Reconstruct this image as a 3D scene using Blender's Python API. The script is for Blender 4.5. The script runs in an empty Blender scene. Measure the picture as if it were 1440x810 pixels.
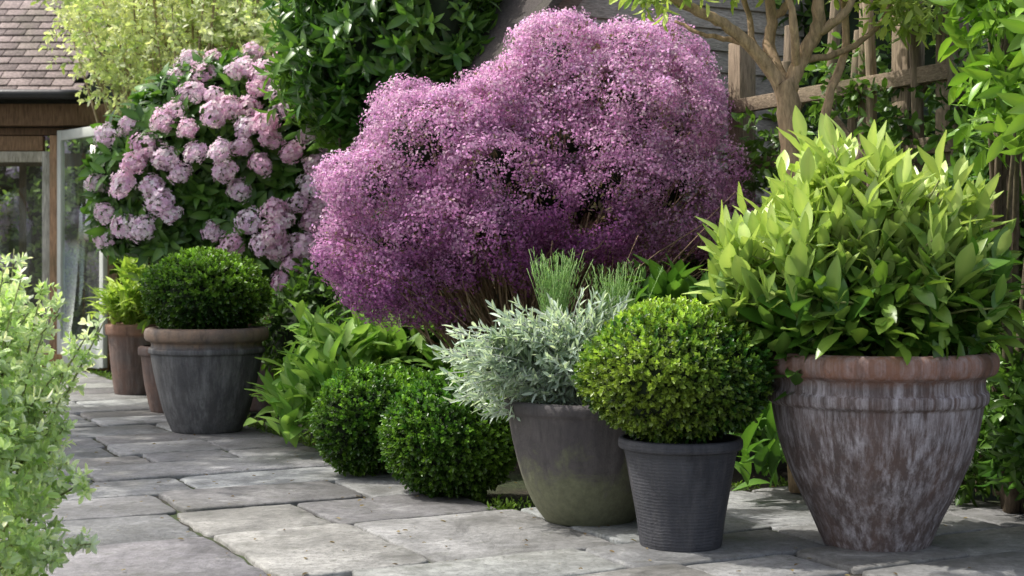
import bpy, math, random
import numpy as np
rng=np.random.default_rng(7); random.seed(7)
F=2000.0; H=0.9
def P(x,y,d): return np.array([(x-720)*d/F, d, H-(y-380)*d/F])
scn=bpy.context.scene
scn.view_settings.view_transform='Standard'; scn.view_settings.look='None'; scn.view_settings.exposure=0

# ---------------------------------------------------------------- node helpers
def new_mat(name):
    m=bpy.data.materials.new(name); m.use_nodes=True; m.node_tree.nodes.clear(); return m,m.node_tree
def N(nt,typ,ins=None,**props):
    n=nt.nodes.new(typ)
    for k,v in props.items(): setattr(n,k,v)
    if ins:
        for k,v in ins.items():
            if isinstance(v,bpy.types.NodeSocket): nt.links.new(v,n.inputs[k])
            else:
                s=n.inputs[k]
                if hasattr(s.default_value,'__len__') and len(s.default_value)==4 and len(v)==3: v=(*v,1)
                s.default_value=v
    return n
def ramp(nt,fac,stops):
    r=nt.nodes.new('ShaderNodeValToRGB'); nt.links.new(fac,r.inputs[0])
    e=r.color_ramp.elements
    while len(e)<len(stops): e.new(0.5)
    for i,(p,c) in enumerate(stops):
        e[i].position=p
        if not hasattr(c,'__len__'): c=(c,c,c)
        e[i].color=(*c,1)
    return r.outputs[0]
def mix(nt,fac,a,b,mode='MIX'):
    n=nt.nodes.new('ShaderNodeMix'); n.data_type='RGBA'; n.blend_type=mode
    for s,v in ((n.inputs[0],fac),(n.inputs[6],a),(n.inputs[7],b)):
        if isinstance(v,bpy.types.NodeSocket): nt.links.new(v,s)
        elif hasattr(v,'__len__'): s.default_value=(*v,1)
        else: s.default_value=v if s==n.inputs[0] else (v,v,v,1)
    return n.outputs[2]
def coords(nt,scale=(1,1,1),rot=(0,0,0)):
    tc=nt.nodes.new('ShaderNodeTexCoord')
    return N(nt,'ShaderNodeMapping',{'Vector':tc.outputs['Object'],'Scale':scale,'Rotation':rot}).outputs[0]
def noise(nt,vec,scale,detail=5,rough=0.6,dist=0):
    return N(nt,'ShaderNodeTexNoise',{'Vector':vec,'Scale':scale,'Detail':detail,'Roughness':rough,'Distortion':dist}).outputs[0]
def finish(nt,col,rough,height=None,bstr=0.3,bdist=0.01,spec=0.4):
    ins={'Base Color':col,'Roughness':rough,'Specular IOR Level':spec}
    if height is not None:
        ins['Normal']=N(nt,'ShaderNodeBump',{'Height':height,'Strength':bstr,'Distance':bdist}).outputs[0]
    b=N(nt,'ShaderNodeBsdfPrincipled',ins)
    N(nt,'ShaderNodeOutputMaterial',{'Surface':b.outputs[0]})
def leaf_mat(name,rough=0.45,trans=0.35,spec=0.4,tt=(1.25,1.3,0.75)):
    m,nt=new_mat(name)
    at=N(nt,'ShaderNodeAttribute',attribute_name='Col').outputs[0]
    p=N(nt,'ShaderNodeBsdfPrincipled',{'Base Color':at,'Roughness':rough,'Specular IOR Level':spec})
    tcol=mix(nt,1.0,at,tt,'MULTIPLY')
    t=N(nt,'ShaderNodeBsdfTranslucent',{'Color':tcol})
    ms=N(nt,'ShaderNodeMixShader',{0:trans,1:p.outputs[0],2:t.outputs[0]})
    N(nt,'ShaderNodeOutputMaterial',{'Surface':ms.outputs[0]})
    return m
M_leaf=leaf_mat('leaf_soft',0.5,0.36,0.35)
M_gloss=leaf_mat('leaf_glossy',0.34,0.32,0.5)
M_petal=leaf_mat('petal',0.7,0.35,0.15,(1.1,1.06,1.1))

def wood_mat(name,scale=(1,1,1),rough=0.85):
    m,nt=new_mat(name)
    at=N(nt,'ShaderNodeAttribute',attribute_name='Col').outputs[0]
    v=coords(nt,scale); n=noise(nt,v,18,8,0.65,0.4)
    v2=coords(nt); n2=noise(nt,v2,2.5,4)
    c=mix(nt,1.0,at,ramp(nt,n,[(0.3,0.45),(0.5,0.9),(0.72,1.45)]),'MULTIPLY')
    c=mix(nt,ramp(nt,n2,[(0.5,0.0),(0.75,0.5)]),c,(0.09,0.10,0.05))
    finish(nt,c,rough,n,0.6,0.006,0.2); return m
M_woodX=wood_mat('weathered_wood_horizontal',(0.5,3,8))
M_woodZ=wood_mat('weathered_wood_vertical',(5,5,0.5))
M_bark=wood_mat('bark',(3,3,0.8),0.8)
M_tile=wood_mat('clay_tile',(2,2,2),0.85)
def simple_mat(name,col,rough=0.7,sc=20,var=0.3,b=0.2):
    m,nt=new_mat(name); v=coords(nt); n=noise(nt,v,sc,6)
    c=mix(nt,1.0,col,ramp(nt,n,[(0.25,1-var),(0.75,1+var)]),'MULTIPLY')
    finish(nt,c,rough,n,b,0.01); return m
M_soil=simple_mat('soil',(0.035,0.026,0.018),0.95,30,0.5,0.8)
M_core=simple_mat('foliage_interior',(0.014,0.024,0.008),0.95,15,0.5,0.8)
def glass_mat():
    m,nt=new_mat('window_glass')
    g=N(nt,'ShaderNodeBsdfGlossy',{'Color':(1,1,1),'Roughness':0.02})
    t=N(nt,'ShaderNodeBsdfTransparent',{'Color':(0.9,0.95,0.92)})
    ms=N(nt,'ShaderNodeMixShader',{0:0.14,1:t.outputs[0],2:g.outputs[0]})
    N(nt,'ShaderNodeOutputMaterial',{'Surface':ms.outputs[0]}); return m
M_glass=glass_mat()

# ---------------------------------------------------------------- mesh builder
def norm(a): return a/np.maximum(np.linalg.norm(a,axis=-1,keepdims=True),1e-9)
def frames(d,n):
    x=norm(d); y=norm(np.cross(n,x)); z=np.cross(x,y)
    return np.stack([x,y,z],axis=-1)
def rdir(n): return norm(rng.normal(size=(n,3)))
class T:
    def __init__(s,v,f,c=None):
        s.v=np.array(v,float); s.l=np.array([i for q in f for i in q]); s.t=np.array([len(q) for q in f])
        s.c=np.ones((len(s.v),3)) if c is None else np.array(c,float)
class MB:
    def __init__(s): s.V=[];s.L=[];s.Tt=[];s.C=[];s.n=0
    def raw(s,v,l,t,c): s.V.append(v);s.L.append(l+s.n);s.Tt.append(t);s.C.append(c);s.n+=len(v)
    def add(s,t,pos,R,scale,col):
        pos=np.atleast_2d(pos); n=len(pos); sc=np.asarray(scale,float)
        if n==0: return
        if sc.ndim==0: sc=np.full((n,3),float(sc))
        elif sc.ndim==1: sc=np.repeat(sc[:,None],3,1)
        col=np.broadcast_to(np.asarray(col,float),(n,3))
        v=np.einsum('nij,vj->nvi',R*sc[:,None,:],t.v)+pos[:,None,:]
        k=len(t.v)
        l=(t.l[None,:]+(np.arange(n)*k)[:,None]).ravel()
        c=(t.c[None,:,:]*col[:,None,:]).reshape(-1,3)
        s.raw(v.reshape(-1,3),l,np.tile(t.t,n),c)
    def tube(s,pts,rad,col,sides=7):
        pts=np.array(pts,float); k=len(pts); rad=np.broadcast_to(np.asarray(rad,float),(k,))
        tg=norm(np.gradient(pts,axis=0)); up=np.array([0.31,0.9,0.27]) if abs(tg[0][2])>0.5 else np.array([0.1,0.1,1.0])
        x=norm(np.cross(tg,up)); y=np.cross(tg,x)
        a=np.linspace(0,2*math.pi,sides,endpoint=False)
        v=pts[:,None,:]+rad[:,None,None]*(np.cos(a)[None,:,None]*x[:,None,:]+np.sin(a)[None,:,None]*y[:,None,:])
        q=[]
        for i in range(k-1):
            for j in range(sides):
                j2=(j+1)%sides; q+= [i*sides+j,i*sides+j2,(i+1)*sides+j2,(i+1)*sides+j]
        t=[4]*((k-1)*sides)
        q+=list(range(sides))[::-1]+[(k-1)*sides+j for j in range(sides)]; t+=[sides,sides]
        s.raw(v.reshape(-1,3),np.array(q),np.array(t),np.broadcast_to(np.array(col,float),(k*sides,3)))
    def box(s,c,size,col,R=None):
        R=np.eye(3) if R is None else R
        s.add(CUBE,np.array(c,float),R[None],np.array([size],float),col)
    def build(s,name,mat,parent=None,smooth=False,bevel=0):
        V=np.concatenate(s.V);L=np.concatenate(s.L).astype(np.int32);Tt=np.concatenate(s.Tt);C=np.concatenate(s.C)
        me=bpy.data.meshes.new(name)
        me.vertices.add(len(V)); me.vertices.foreach_set('co',V.astype(np.float32).ravel())
        me.loops.add(len(L)); me.loops.foreach_set('vertex_index',L)
        me.polygons.add(len(Tt)); st=np.concatenate([[0],np.cumsum(Tt)[:-1]]).astype(np.int32)
        me.polygons.foreach_set('loop_start',st)
        me.update(calc_edges=True)
        ca=me.color_attributes.new('Col','FLOAT_COLOR','POINT')
        ca.data.foreach_set('color',np.concatenate([np.clip(C,0,.92),np.ones((len(C),1))],1).astype(np.float32).ravel())
        if smooth: me.polygons.foreach_set('use_smooth',np.ones(len(Tt),bool))
        me.materials.append(mat)
        o=bpy.data.objects.new(name,me); scn.collection.objects.link(o)
        if bevel:
            b=o.modifiers.new('b','BEVEL'); b.width=bevel; b.segments=2; b.limit_method='ANGLE'
        if parent: o.parent=parent
        return o
def empty(name,loc=(0,0,0)):
    e=bpy.data.objects.new(name,None); scn.collection.objects.link(e); e.empty_display_size=0.1; return e
CUBE=T([(x,y,z) for x in(-.5,.5) for y in(-.5,.5) for z in(-.5,.5)],[(0,1,3,2),(4,6,7,5),(0,4,5,1),(2,3,7,6),(0,2,6,4),(1,5,7,3)])
def Rz(a): c,s=math.cos(a),math.sin(a); return np.array([[c,-s,0],[s,c,0],[0,0,1.]])
def Ry(a): c,s=math.cos(a),math.sin(a); return np.array([[c,0,s],[0,1,0],[-s,0,c]])
def Rx(a): c,s=math.cos(a),math.sin(a); return np.array([[1,0,0],[0,c,-s],[0,s,c]])

def leaf6(w=0.5,fold=0.08,bend=0.1,edge=(1,1,1)):
    h=w/2
    v=[(0,0,0),(0.3,h*.9,fold),(0.72,h*.85,fold-bend*.5),(1,0,-bend),(0.72,-h*.85,fold-bend*.5),(0.3,-h*.9,fold)]
    return T(v,[(0,3,2,1),(0,5,4,3)],[(1,1,1),edge,edge,(1,1,1),edge,edge])
def leafL(w=0.3,seg=5,bend=0.2,fold=0.05,edge=(0.95,0.95,0.95),mid=(1.2,1.15,1.1),peak=0.9,wave=0.0):
    v=[];c=[];f=[]
    for i in range(seg+1):
        t=i/seg; ww=math.sin(math.pi*(0.03+0.95*t)**peak)*w/2
        z=-bend*t*t; fo=fold*ww/(w/2+1e-6)
        v+=[(t,ww,z+fo+wave*math.sin(i*2.3)),(t,0,z),(t,-ww,z+fo+wave*math.cos(i*2.1))]; c+=[edge,mid,edge]
    for i in range(seg):
        a=i*3; f+=[(a,a+1,a+4,a+3),(a+1,a+2,a+5,a+4)]
    return T(v,f,c)
def cluster(parts):
    v=[];f=[];c=[];n=0
    for t,pos,R,sc,col in parts:
        v.append((t.v*sc)@R.T+pos); c.append(t.c*np.array(col))
        k=0
        for q in t.t: f.append(tuple(t.l[k:k+q]+n)); k+=q
        n+=len(t.v)
    return T(np.concatenate(v),f,np.concatenate(c))
def sprig(nl,leaf,ll=0.5,spread=(1.3,0.4),roll=2.4,start=0.15,jit=0.15,tip=(1.15,1.15,1.0)):
    ps=[]
    for i in range(nl):
        t=i/(nl-1); a=i*roll+random.uniform(-.3,.3); th=spread[0]*(1-t)+spread[1]*t+random.uniform(-jit,jit)
        rad=np.array([0,math.cos(a),math.sin(a)]); d=np.array([math.cos(th),0,0])+math.sin(th)*rad
        n=np.array([1.,0,0])*math.sin(th)-rad*math.cos(th)*1+rdir(1)[0]*0.25
        R=frames(d[None],n[None])[0]
        m=0.85+0.3*t
        ps.append((leaf,np.array([start+(1-start)*t*(1-ll*0.5),0,0]),R,ll*random.uniform(.8,1.15),(m*(tip[0] if t>.6 else 1),m*(tip[1] if t>.6 else 1),m)))
    return cluster(ps)
def sn(p,f,seed=0):
    r=np.random.default_rng(seed+100); o=np.zeros(len(p))
    for i in range(7):
        k=r.normal(size=3); k/=np.linalg.norm(k); o+=np.sin(p@k*f*r.uniform(.7,1.6)+r.uniform(0,6.3))
    return o/3.0
def lobe(x,y,rx,ry,d,rz=None,dd=0):
    s=d/F; return (P(x,y,d)+np.array([0,dd,0]),np.array([rx*s,(rz if rz is not None else rx*s),ry*s]))
def shell(lobes,n,r0=0.85,r1=1.03,bump=0.06,bf=8,zmin=-9,rej=0.85,seed=0):
    out=[];nr=[];c=0
    ar=np.array([ (l[1][0]*l[1][2]+l[1][0]*l[1][1]+l[1][1]*l[1][2]) for l in lobes]); ar/=ar.sum()
    LC=np.array([l[0] for l in lobes]);LR=np.array([l[1] for l in lobes])
    while c<n:
        k=rng.choice(len(lobes),size=n,p=ar); C=LC[k];Rr=LR[k]
        d=rdir(n); r=rng.uniform(r0,r1,n)
        p=C+d*Rr; r=r*(1+bump*sn(p,bf,seed)); p=C+d*Rr*r[:,None]
        ok=p[:,2]>zmin
        for i,l in enumerate(lobes):
            q=np.linalg.norm((p-l[0])/l[1],axis=1); ok&=~((q<rej)&(k!=i))
        out.append(p[ok]);nr.append(norm(d/Rr)[ok]);c+=ok.sum()
    return np.concatenate(out)[:n],np.concatenate(nr)[:n]
def core(lobes,name,parent,sc=0.85,zmin=0.0):  # added solid dark filler inside the foliage, blocks the view through the leaves
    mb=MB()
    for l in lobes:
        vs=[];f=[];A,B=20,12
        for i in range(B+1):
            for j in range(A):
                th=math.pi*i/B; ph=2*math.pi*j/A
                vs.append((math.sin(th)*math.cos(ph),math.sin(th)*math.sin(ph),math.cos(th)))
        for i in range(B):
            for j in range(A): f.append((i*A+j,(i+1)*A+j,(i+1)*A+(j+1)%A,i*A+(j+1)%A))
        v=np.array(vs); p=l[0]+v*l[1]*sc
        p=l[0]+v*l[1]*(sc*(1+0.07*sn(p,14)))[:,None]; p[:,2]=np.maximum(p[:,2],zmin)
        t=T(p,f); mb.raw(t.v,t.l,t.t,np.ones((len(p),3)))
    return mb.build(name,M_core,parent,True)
def cols(n,a,b,p=None,f=6,seed=0,rv=0.25):
    a=np.array(a);b=np.array(b)
    m=rng.uniform(0,1,n) if p is None else np.clip(0.5+0.5*sn(p,f,seed)+rng.normal(0,.25,n),0,1)
    return (a+(b-a)*m[:,None])*rng.uniform(1-rv,1+rv,n)[:,None]
UP=np.array([0,0,1.0])

# ---------------------------------------------------------------- camera / light
cam=bpy.data.cameras.new('camera'); co=bpy.data.objects.new('camera',cam); scn.collection.objects.link(co)
co.location=(0,0,H); co.rotation_euler=(math.radians(90),0,0)
cam.sensor_width=36; cam.lens=50; cam.shift_y=-25/1440; cam.clip_end=400; cam.clip_start=0.05
cam.dof.use_dof=True; cam.dof.focus_distance=5.3; cam.dof.aperture_fstop=5.6
scn.camera=co
S=norm(np.array([-0.56,0.08,0.83]))
el=math.asin(S[2])
sun=bpy.data.lights.new('sun','SUN'); sun.energy=4.8; sun.angle=math.radians(0.6); sun.color=(1,0.96,0.89)
so=bpy.data.objects.new('sun',sun); scn.collection.objects.link(so)
from mathutils import Vector
so.rotation_euler=Vector(tuple(-S)).to_track_quat('-Z','Y').to_euler()
w=bpy.data.worlds.new('World'); scn.world=w; w.use_nodes=True; nt=w.node_tree; nt.nodes.clear()
sky=nt.nodes.new('ShaderNodeTexSky'); sky.sky_type='NISHITA'; sky.sun_disc=False; sky.sun_elevation=el; sky.sun_rotation=math.atan2(S[0],S[1])
sky.air_density=1.0; sky.dust_density=4.0; sky.ozone_density=0.7
hs=N(nt,'ShaderNodeHueSaturation',{'Color':sky.outputs[0],'Saturation':0.6,'Value':1.0})
bg=N(nt,'ShaderNodeBackground',{'Color':hs.outputs[0],'Strength':0.28}); N(nt,'ShaderNodeOutputWorld',{'Surface':bg.outputs[0]})

# ---------------------------------------------------------------- ground
m,nt=new_mat('ground_soil_grass'); v=coords(nt); n=noise(nt,v,1.2,6); n2=noise(nt,v,40,5)
c=mix(nt,ramp(nt,n,[(0.4,0.0),(0.6,1.0)]),(0.035,0.027,0.018),(0.03,0.045,0.014))
c=mix(nt,1.0,c,ramp(nt,n2,[(0.3,0.5),(0.7,1.5)]),'MULTIPLY'); finish(nt,c,0.95,n2,0.8,0.02)
mb=MB(); t=T([(-90,-60,-.045),(90,-60,-.045),(90,160,-.045),(-90,160,-.045)],[(0,1,2,3)]); mb.raw(t.v,t.l,t.t,t.c); mb.build('ground',m)
ax=norm(np.array([-0.456,0.89])); bx=np.array([ax[1],-ax[0]])
def UV(u,v): return ax*u+bx*v
m,nt=new_mat('york_stone'); at=N(nt,'ShaderNodeAttribute',attribute_name='Col').outputs[0]
v=coords(nt); n1=noise(nt,v,3.5,8,0.65,0.6); n2=noise(nt,v,28,8,0.75)
c=mix(nt,1.0,at,ramp(nt,n1,[(0.28,0.55),(0.5,0.98),(0.7,1.3)]),'MULTIPLY')
c=mix(nt,1.0,c,ramp(nt,n2,[(0.3,0.55),(0.62,1.2)]),'MULTIPLY')
n4=noise(nt,v,7,6,0.7,1.0)
c=mix(nt,ramp(nt,n4,[(0.58,0.0),(0.66,0.35)]),c,(0.42,0.42,0.40))
n5=noise(nt,v,2.1,5,0.65)
c=mix(nt,ramp(nt,n5,[(0.46,0.0),(0.70,0.65)]),c,(0.08,0.079,0.068))
n6=noise(nt,v,90,2,0.5)
c=mix(nt,ramp(nt,n6,[(0.62,0.0),(0.68,0.5)]),c,(0.05,0.048,0.04))
n7=noise(nt,v,12,6,.75)
c=mix(nt,ramp(nt,n7,[(0.56,0.0),(0.66,0.45)]),c,(0.075,0.08,0.055))
hh=mix(nt,0.4,n1,n2)
finish(nt,c,ramp(nt,n1,[(0.3,0.42),(0.7,0.78)]),hh,0.75,0.025,0.4)
M_stone=m
mb=MB()
def slab(u0,u1,v0,v1):
    g=0.0095
    u0+=g;u1-=g;v0+=g;v1-=g
    L=[]; ns=9
    for i in range(ns): L.append((u0,v0+(v1-v0)*i/ns))
    for i in range(ns): L.append((u0+(u1-u0)*i/ns,v1))
    for i in range(ns): L.append((u1,v1-(v1-v0)*i/ns))
    for i in range(ns): L.append((u1-(u1-u0)*i/ns,v0))
    L=np.array(L); k=len(L)
    cen=L.mean(0); L=L+rng.normal(0,0.0042,L.shape)
    for q in (0,ns,2*ns,3*ns): L[q]+=(cen-L[q])*rng.uniform(0.015,0.05)
    h=rng.normal(0,0.003); tx,ty=rng.normal(0,0.005,2)
    rings=[]
    for ins,z in ((0,-0.04),(0,-0.008),(0.003,-0.003),(0.010,0.0)):
        q=L+norm(cen-L)*ins
        zz=z+h+(q[:,0]-cen[0])*tx+(q[:,1]-cen[1])*ty
        xy=q[:,:1]*ax+q[:,1:]*bx
        rings.append(np.concatenate([xy,zz[:,None]],1))
    V=np.concatenate(rings); f=[]
    for r in range(3):
        for i in range(k): f.append((r*k+i,(r+1)*k+i,(r+1)*k+(i+1)%k,r*k+(i+1)%k))
    f.append(tuple(3*k+i for i in range(k))[::-1])
    b=rng.uniform(0.15,0.33); tint=np.array([1.0,1.0,.985])+rng.normal(0,0.014,3)+rng.choice([0,1],p=[.75,.25])*np.array([.025,0.005,-.05])
    t=T(V,f); mb.raw(t.v,t.l,t.t,np.broadcast_to(b*tint,(len(V),3)))
UE=4.78; VE=2.42; VF=4.2
def fillrow(u0,u1,va,vb):
    v=va
    while v<vb-0.05:
        L=rng.uniform(0.40,0.95)
        v1=v+L
        if vb-v1<0.28: v1=vb
        slab(u0,u1,v,v1); v=v1
u=-1.0
while u<14.2:
    hgt=rng.uniform(0.30,0.56)
    if u<UE-.01 and u+hgt>UE-.3: hgt=UE-u
    fillrow(u,u+hgt,-4.5+rng.uniform(0,.4),VE if u>=UE-.01 else VF); u+=hgt
pv=mb.build('stone_paving',M_stone)
m,nt=new_mat('joint_dirt'); v=coords(nt); n=noise(nt,v,5,6); n2=noise(nt,v,60,4)
c=mix(nt,ramp(nt,n,[(0.42,0.0),(0.6,1.0)]),(0.035,0.03,0.024),(0.04,0.06,0.018)); finish(nt,c,0.95,n2,0.8,0.02)
mb=MB()
for (ua,ub,va,vb,z) in ((-1,UE,-4.6,VF,-.016),(UE,14.3,-4.6,VE+.02,-.016)):
    q=[UV(ua,va),UV(ua,vb),UV(ub,vb),UV(ub,va)]
    t=T([(*p,z) for p in q],[(3,2,1,0)]); mb.raw(t.v,t.l,t.t,t.c)
mb.build('paving_joint_bedding',m)
# ---------------------------------------------------------------- pots
def lathe(prof,seg=96,wob=0.004,seed=0):
    k=len(prof); v=[];f=[]
    for i,(r,z) in enumerate(prof):
        for j in range(seg):
            a=2*math.pi*j/seg; rr=r*(1+wob*math.sin(2*a+seed)+wob*.6*math.sin(5*a+z*9+seed))
            v.append((rr*math.cos(a),rr*math.sin(a),z))
    for i in range(k-1):
        for j in range(seg): f.append((i*seg+j,i*seg+(j+1)%seg,(i+1)*seg+(j+1)%seg,(i+1)*seg+j))
    f.append(tuple(range(seg))[::-1])
    return T(v,f)
def smoothprof(pts,n=5):
    pts=np.array(pts,float); out=[]
    for i in range(len(pts)-1):
        p0=pts[max(i-1,0)];p1=pts[i];p2=pts[i+1];p3=pts[min(i+2,len(pts)-1)]
        for j in range(n):
            t=j/n; out.append(tuple(0.5*((2*p1)+(-p0+p2)*t+(2*p0-5*p1+4*p2-p3)*t*t+(-p0+3*p1-3*p2+p3)*t**3)))
    out.append(tuple(pts[-1])); return out
def pot_mat(name,body,body2,streak,samt,rim,zr,moss=None,zm=0,ribs=0,rough=0.7,ss=9,cov=0.34,rimstreak=.5,rimamt=.75,sf=3.2):
    m,nt=new_mat(name)
    tc=nt.nodes.new('ShaderNodeTexCoord'); z=N(nt,'ShaderNodeSeparateXYZ',{0:tc.outputs['Object']}).outputs[2]
    v=coords(nt); n=noise(nt,v,7,8,0.7,0.5); n2=noise(nt,v,45,6,0.7)
    vs=coords(nt,(1,1,0.022)); s=noise(nt,vs,ss*sf,8,0.75,0.1); s2=noise(nt,coords(nt,(1,1,0.14)),ss*.8,6,0.75,0.2)
    c=mix(nt,ramp(nt,n,[(0.35,0),(0.65,1)]),body,body2)
    sm=mix(nt,1.0,ramp(nt,s,[(0.44,0.0),(0.62,1.0)]),ramp(nt,s2,[(cov,0.0),(cov+.24,1.0)]),'MULTIPLY')
    sm=mix(nt,1.0,sm,ramp(nt,n2,[(.3,.6),(.55,1.)]),'MULTIPLY')
    sm=mix(nt,1.0,sm,samt,'MULTIPLY')
    zz=N(nt,'ShaderNodeMath',{0:z,1:N(nt,'ShaderNodeMath',{0:n,1:0.05},operation='MULTIPLY').outputs[0]},operation='ADD').outputs[0]
    rf=N(nt,'ShaderNodeMapRange',{0:zz,1:zr+0.01,2:zr+0.045,3:0.0,4:1.0}).outputs[0]
    c=mix(nt,rf,c,mix(nt,ramp(nt,n,[(0.34,1.0-rimamt),(0.6,0.95)]),body,rim))
    sm=mix(nt,1.0,sm,N(nt,'ShaderNodeMapRange',{0:rf,1:0.,2:1.,3:1.,4:rimstreak}).outputs[0],'MULTIPLY')
    c=mix(nt,sm,c,streak)
    dk=noise(nt,coords(nt,(1,1,0.12)),16,6,.7,.2)
    c=mix(nt,ramp(nt,dk,[(0.52,0),(0.66,0.5)]),c,tuple(x*0.45 for x in body))
    c=mix(nt,ramp(nt,n2,[(0.55,0),(0.72,0.35)]),c,tuple(x*0.3 for x in body))
    if moss:
        za=N(nt,'ShaderNodeMath',{0:z,1:N(nt,'ShaderNodeMath',{0:n,1:0.55},operation='MULTIPLY').outputs[0]},operation='ADD').outputs[0]
        mf=N(nt,'ShaderNodeMapRange',{0:za,1:zm+0.38,2:zm+0.28,3:0.0,4:0.9}).outputs[0]
        c=mix(nt,mf,c,mix(nt,n2,tuple(x*0.4 for x in moss),tuple(x*1.7 for x in moss)))
    hh=mix(nt,0.5,n,n2)
    if ribs:
        wv=N(nt,'ShaderNodeTexWave',{'Vector':v,'Scale':ribs,'Distortion':3.5,'Detail':3.0},bands_direction='Z').outputs[1]
        hh=mix(nt,0.07,hh,wv)
    finish(nt,c,rough,hh,0.6,0.014,0.35); return m
def make_pot(name,px,pyb,d,prof,mat,fill=0.05):
    e=lathe(smoothprof(prof,4),seed=px)
    c=P(px,380,d); c[2]=0
    mb=MB(); mb.raw(e.v,e.l,e.t,e.c); o=mb.build(name,mat,None,True); o.location=c
    zt=max(p[1] for p in prof)
    a=np.linspace(0,2*math.pi,32,endpoint=False); rs=max(p[0] for p in prof)*0.9
    vv=[(0,0,zt-fill+0.02)]+[(rs*math.cos(x),rs*math.sin(x),zt-fill) for x in a]
    mb=MB(); t=T(vv,[(0,1+i,1+(i+1)%32) for i in range(32)]); mb.raw(t.v,t.l,t.t,t.c); mb.build('soil_fill',M_soil,o)
    return c,zt
D1=4.68; s=D1/F
prof=[(70*s,0),(74*s,.008),(90*s,40*s),(112*s,85*s),(130*s,130*s),(140*s,170*s),(144*s,192*s),(145*s,198*s),(151*s,203*s),(152*s,215*s),(148*s,220*s),(147*s,232*s),(150*s,238*s),(161*s,243*s),(165*s,254*s),(164*s,266*s),(157*s,272*s),(146*s,271*s),(141*s,262*s),(138*s,240*s)]
potA,zA=make_pot('terracotta_pot',1232,0,D1,prof,pot_mat('pot_weathered_terracotta',(0.135,0.09,0.076),(0.11,0.088,0.085),(0.50,0.465,0.485),0.8,(0.27,0.135,0.09),0.55,cov=.28,rimstreak=.45,rimamt=.75,sf=4.6))
D2=4.66; s=D2/F
prof=[(54*s,0),(57*s,.006),(62*s,40*s),(70*s,85*s),(78*s,130*s),(80*s,136*s),(86*s,138*s),(87*s,146*s),(85*s,151*s),(79*s,151*s),(76*s,140*s)]
potB,zB=make_pot('charcoal_pot',957,0,D2,prof,pot_mat('pot_charcoal',(0.035,0.036,0.044),(0.055,0.056,0.064),(0.14,0.13,0.13),0.35,(0.04,0.04,0.048),0.34,None,0,30,0.6))
D3=5.14; s=D3/F
prof=[(60*s,0),(64*s,.006),(80*s,25*s),(95*s,60*s),(106*s,100*s),(113*s,135*s),(116*s,150*s),(120*s,156*s),(121*s,165*s),(117*s,170*s),(109*s,169*s),(106*s,155*s)]
potC,zC=make_pot('slate_bowl_pot',829,0,D3,prof,pot_mat('pot_slate_mossy',(0.06,0.053,0.056),(0.09,0.08,0.078),(0.20,0.18,0.175),0.45,(0.07,0.063,0.063),0.42,(0.14,0.145,0.085),0.15,0,0.75,6))
D4=8.0; s=D4/F
prof=[(46*s,0),(49*s,.01),(60*s,30*s),(70*s,70*s),(76*s,100*s),(77*s,108*s),(80*s,110*s),(80*s,116*s),(77*s,118*s),(77*s,124*s),(84*s,128*s),(86*s,136*s),(84*s,143*s),(78*s,145*s),(73*s,143*s),(71*s,130*s)]
potD,zD=make_pot('weathered_urn_pot',291,0,D4,prof,pot_mat('pot_dark_urn',(0.065,0.065,0.068),(0.09,0.087,0.085),(0.24,0.24,0.24),0.7,(0.25,0.17,0.115),0.475,None,0,0,0.65,5,cov=.3,rimstreak=.2))
M_t2=pot_mat('pot_terracotta_plain',(0.15,0.09,0.068),(0.10,0.075,0.065),(0.3,0.26,0.24),0.4,(0.27,0.145,0.09),0.42,None,0,0,0.8,6)
D5=10.4; s=D5/F
prof=[(24*s,0),(28*s,.01),(33*s,40*s),(36*s,75*s),(37*s,82*s),(40*s,84*s),(41*s,95*s),(38*s,98*s),(34*s,96*s)]
make_pot('terracotta_pot',190,0,D5,prof,M_t2)
D6=9.3; s=D6/F
prof=[(34*s,0),(38*s,.01),(48*s,50*s),(54*s,100*s),(55*s,118*s),(60*s,121*s),(60*s,136*s),(55*s,140*s),(50*s,137*s)]
make_pot('terracotta_pot',372,0,D6,prof,M_t2)
s=9.1/F
prof=[(24*s,0),(28*s,.01),(36*s,40*s),(40*s,75*s),(44*s,80*s),(44*s,90*s),(38*s,92*s)]
make_pot('terracotta_pot',240,0,9.1,prof,M_t2)

# ---------------------------------------------------------------- boxwood topiary
bl=leaf6(0.62,0.10,0.12)
SP=[sprig(8,bl,0.42,(1.25,0.35)) for _ in range(5)]
def boxball(name,lobes,n,size=0.042,zmin=0.01,lt=(0.17,0.25,0.035),dk=(0.035,0.085,0.012),seed=0):
    e=empty(name); mb=MB()
    p,nr=shell(lobes,n,0.86,0.985,0.05,16,zmin,0.84,seed)
    for i,tmp in enumerate(SP):
        sl=slice(i,None,len(SP)); pp=p[sl]; nn=nr[sl]; k=len(pp)
        d=norm(nn+rdir(k)*0.6+UP*0.25)
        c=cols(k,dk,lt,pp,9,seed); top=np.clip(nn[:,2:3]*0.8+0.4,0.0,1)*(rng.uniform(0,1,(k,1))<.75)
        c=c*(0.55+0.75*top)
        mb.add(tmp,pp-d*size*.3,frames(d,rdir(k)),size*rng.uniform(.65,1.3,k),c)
    mb.build('leaves',M_gloss,e); core(lobes,'dark_core',e,0.87,zmin)
    return e
boxball('boxwood_topiary_ball',[lobe(949,524,131,93,4.66)],4800,0.036,0.3,(0.28,0.39,0.06),(0.04,0.12,0.017),1)
boxball('boxwood_topiary_ball',[lobe(291,413,85,58,8.0)],3600,0.045,0.3,(0.16,0.29,0.038),(0.035,0.10,0.014),2)
boxball('boxwood_mound',[lobe(637,612,95,83,5.75)],4200,0.040,0.005,(0.15,0.28,0.035),(0.036,0.105,0.013),3)
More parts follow.
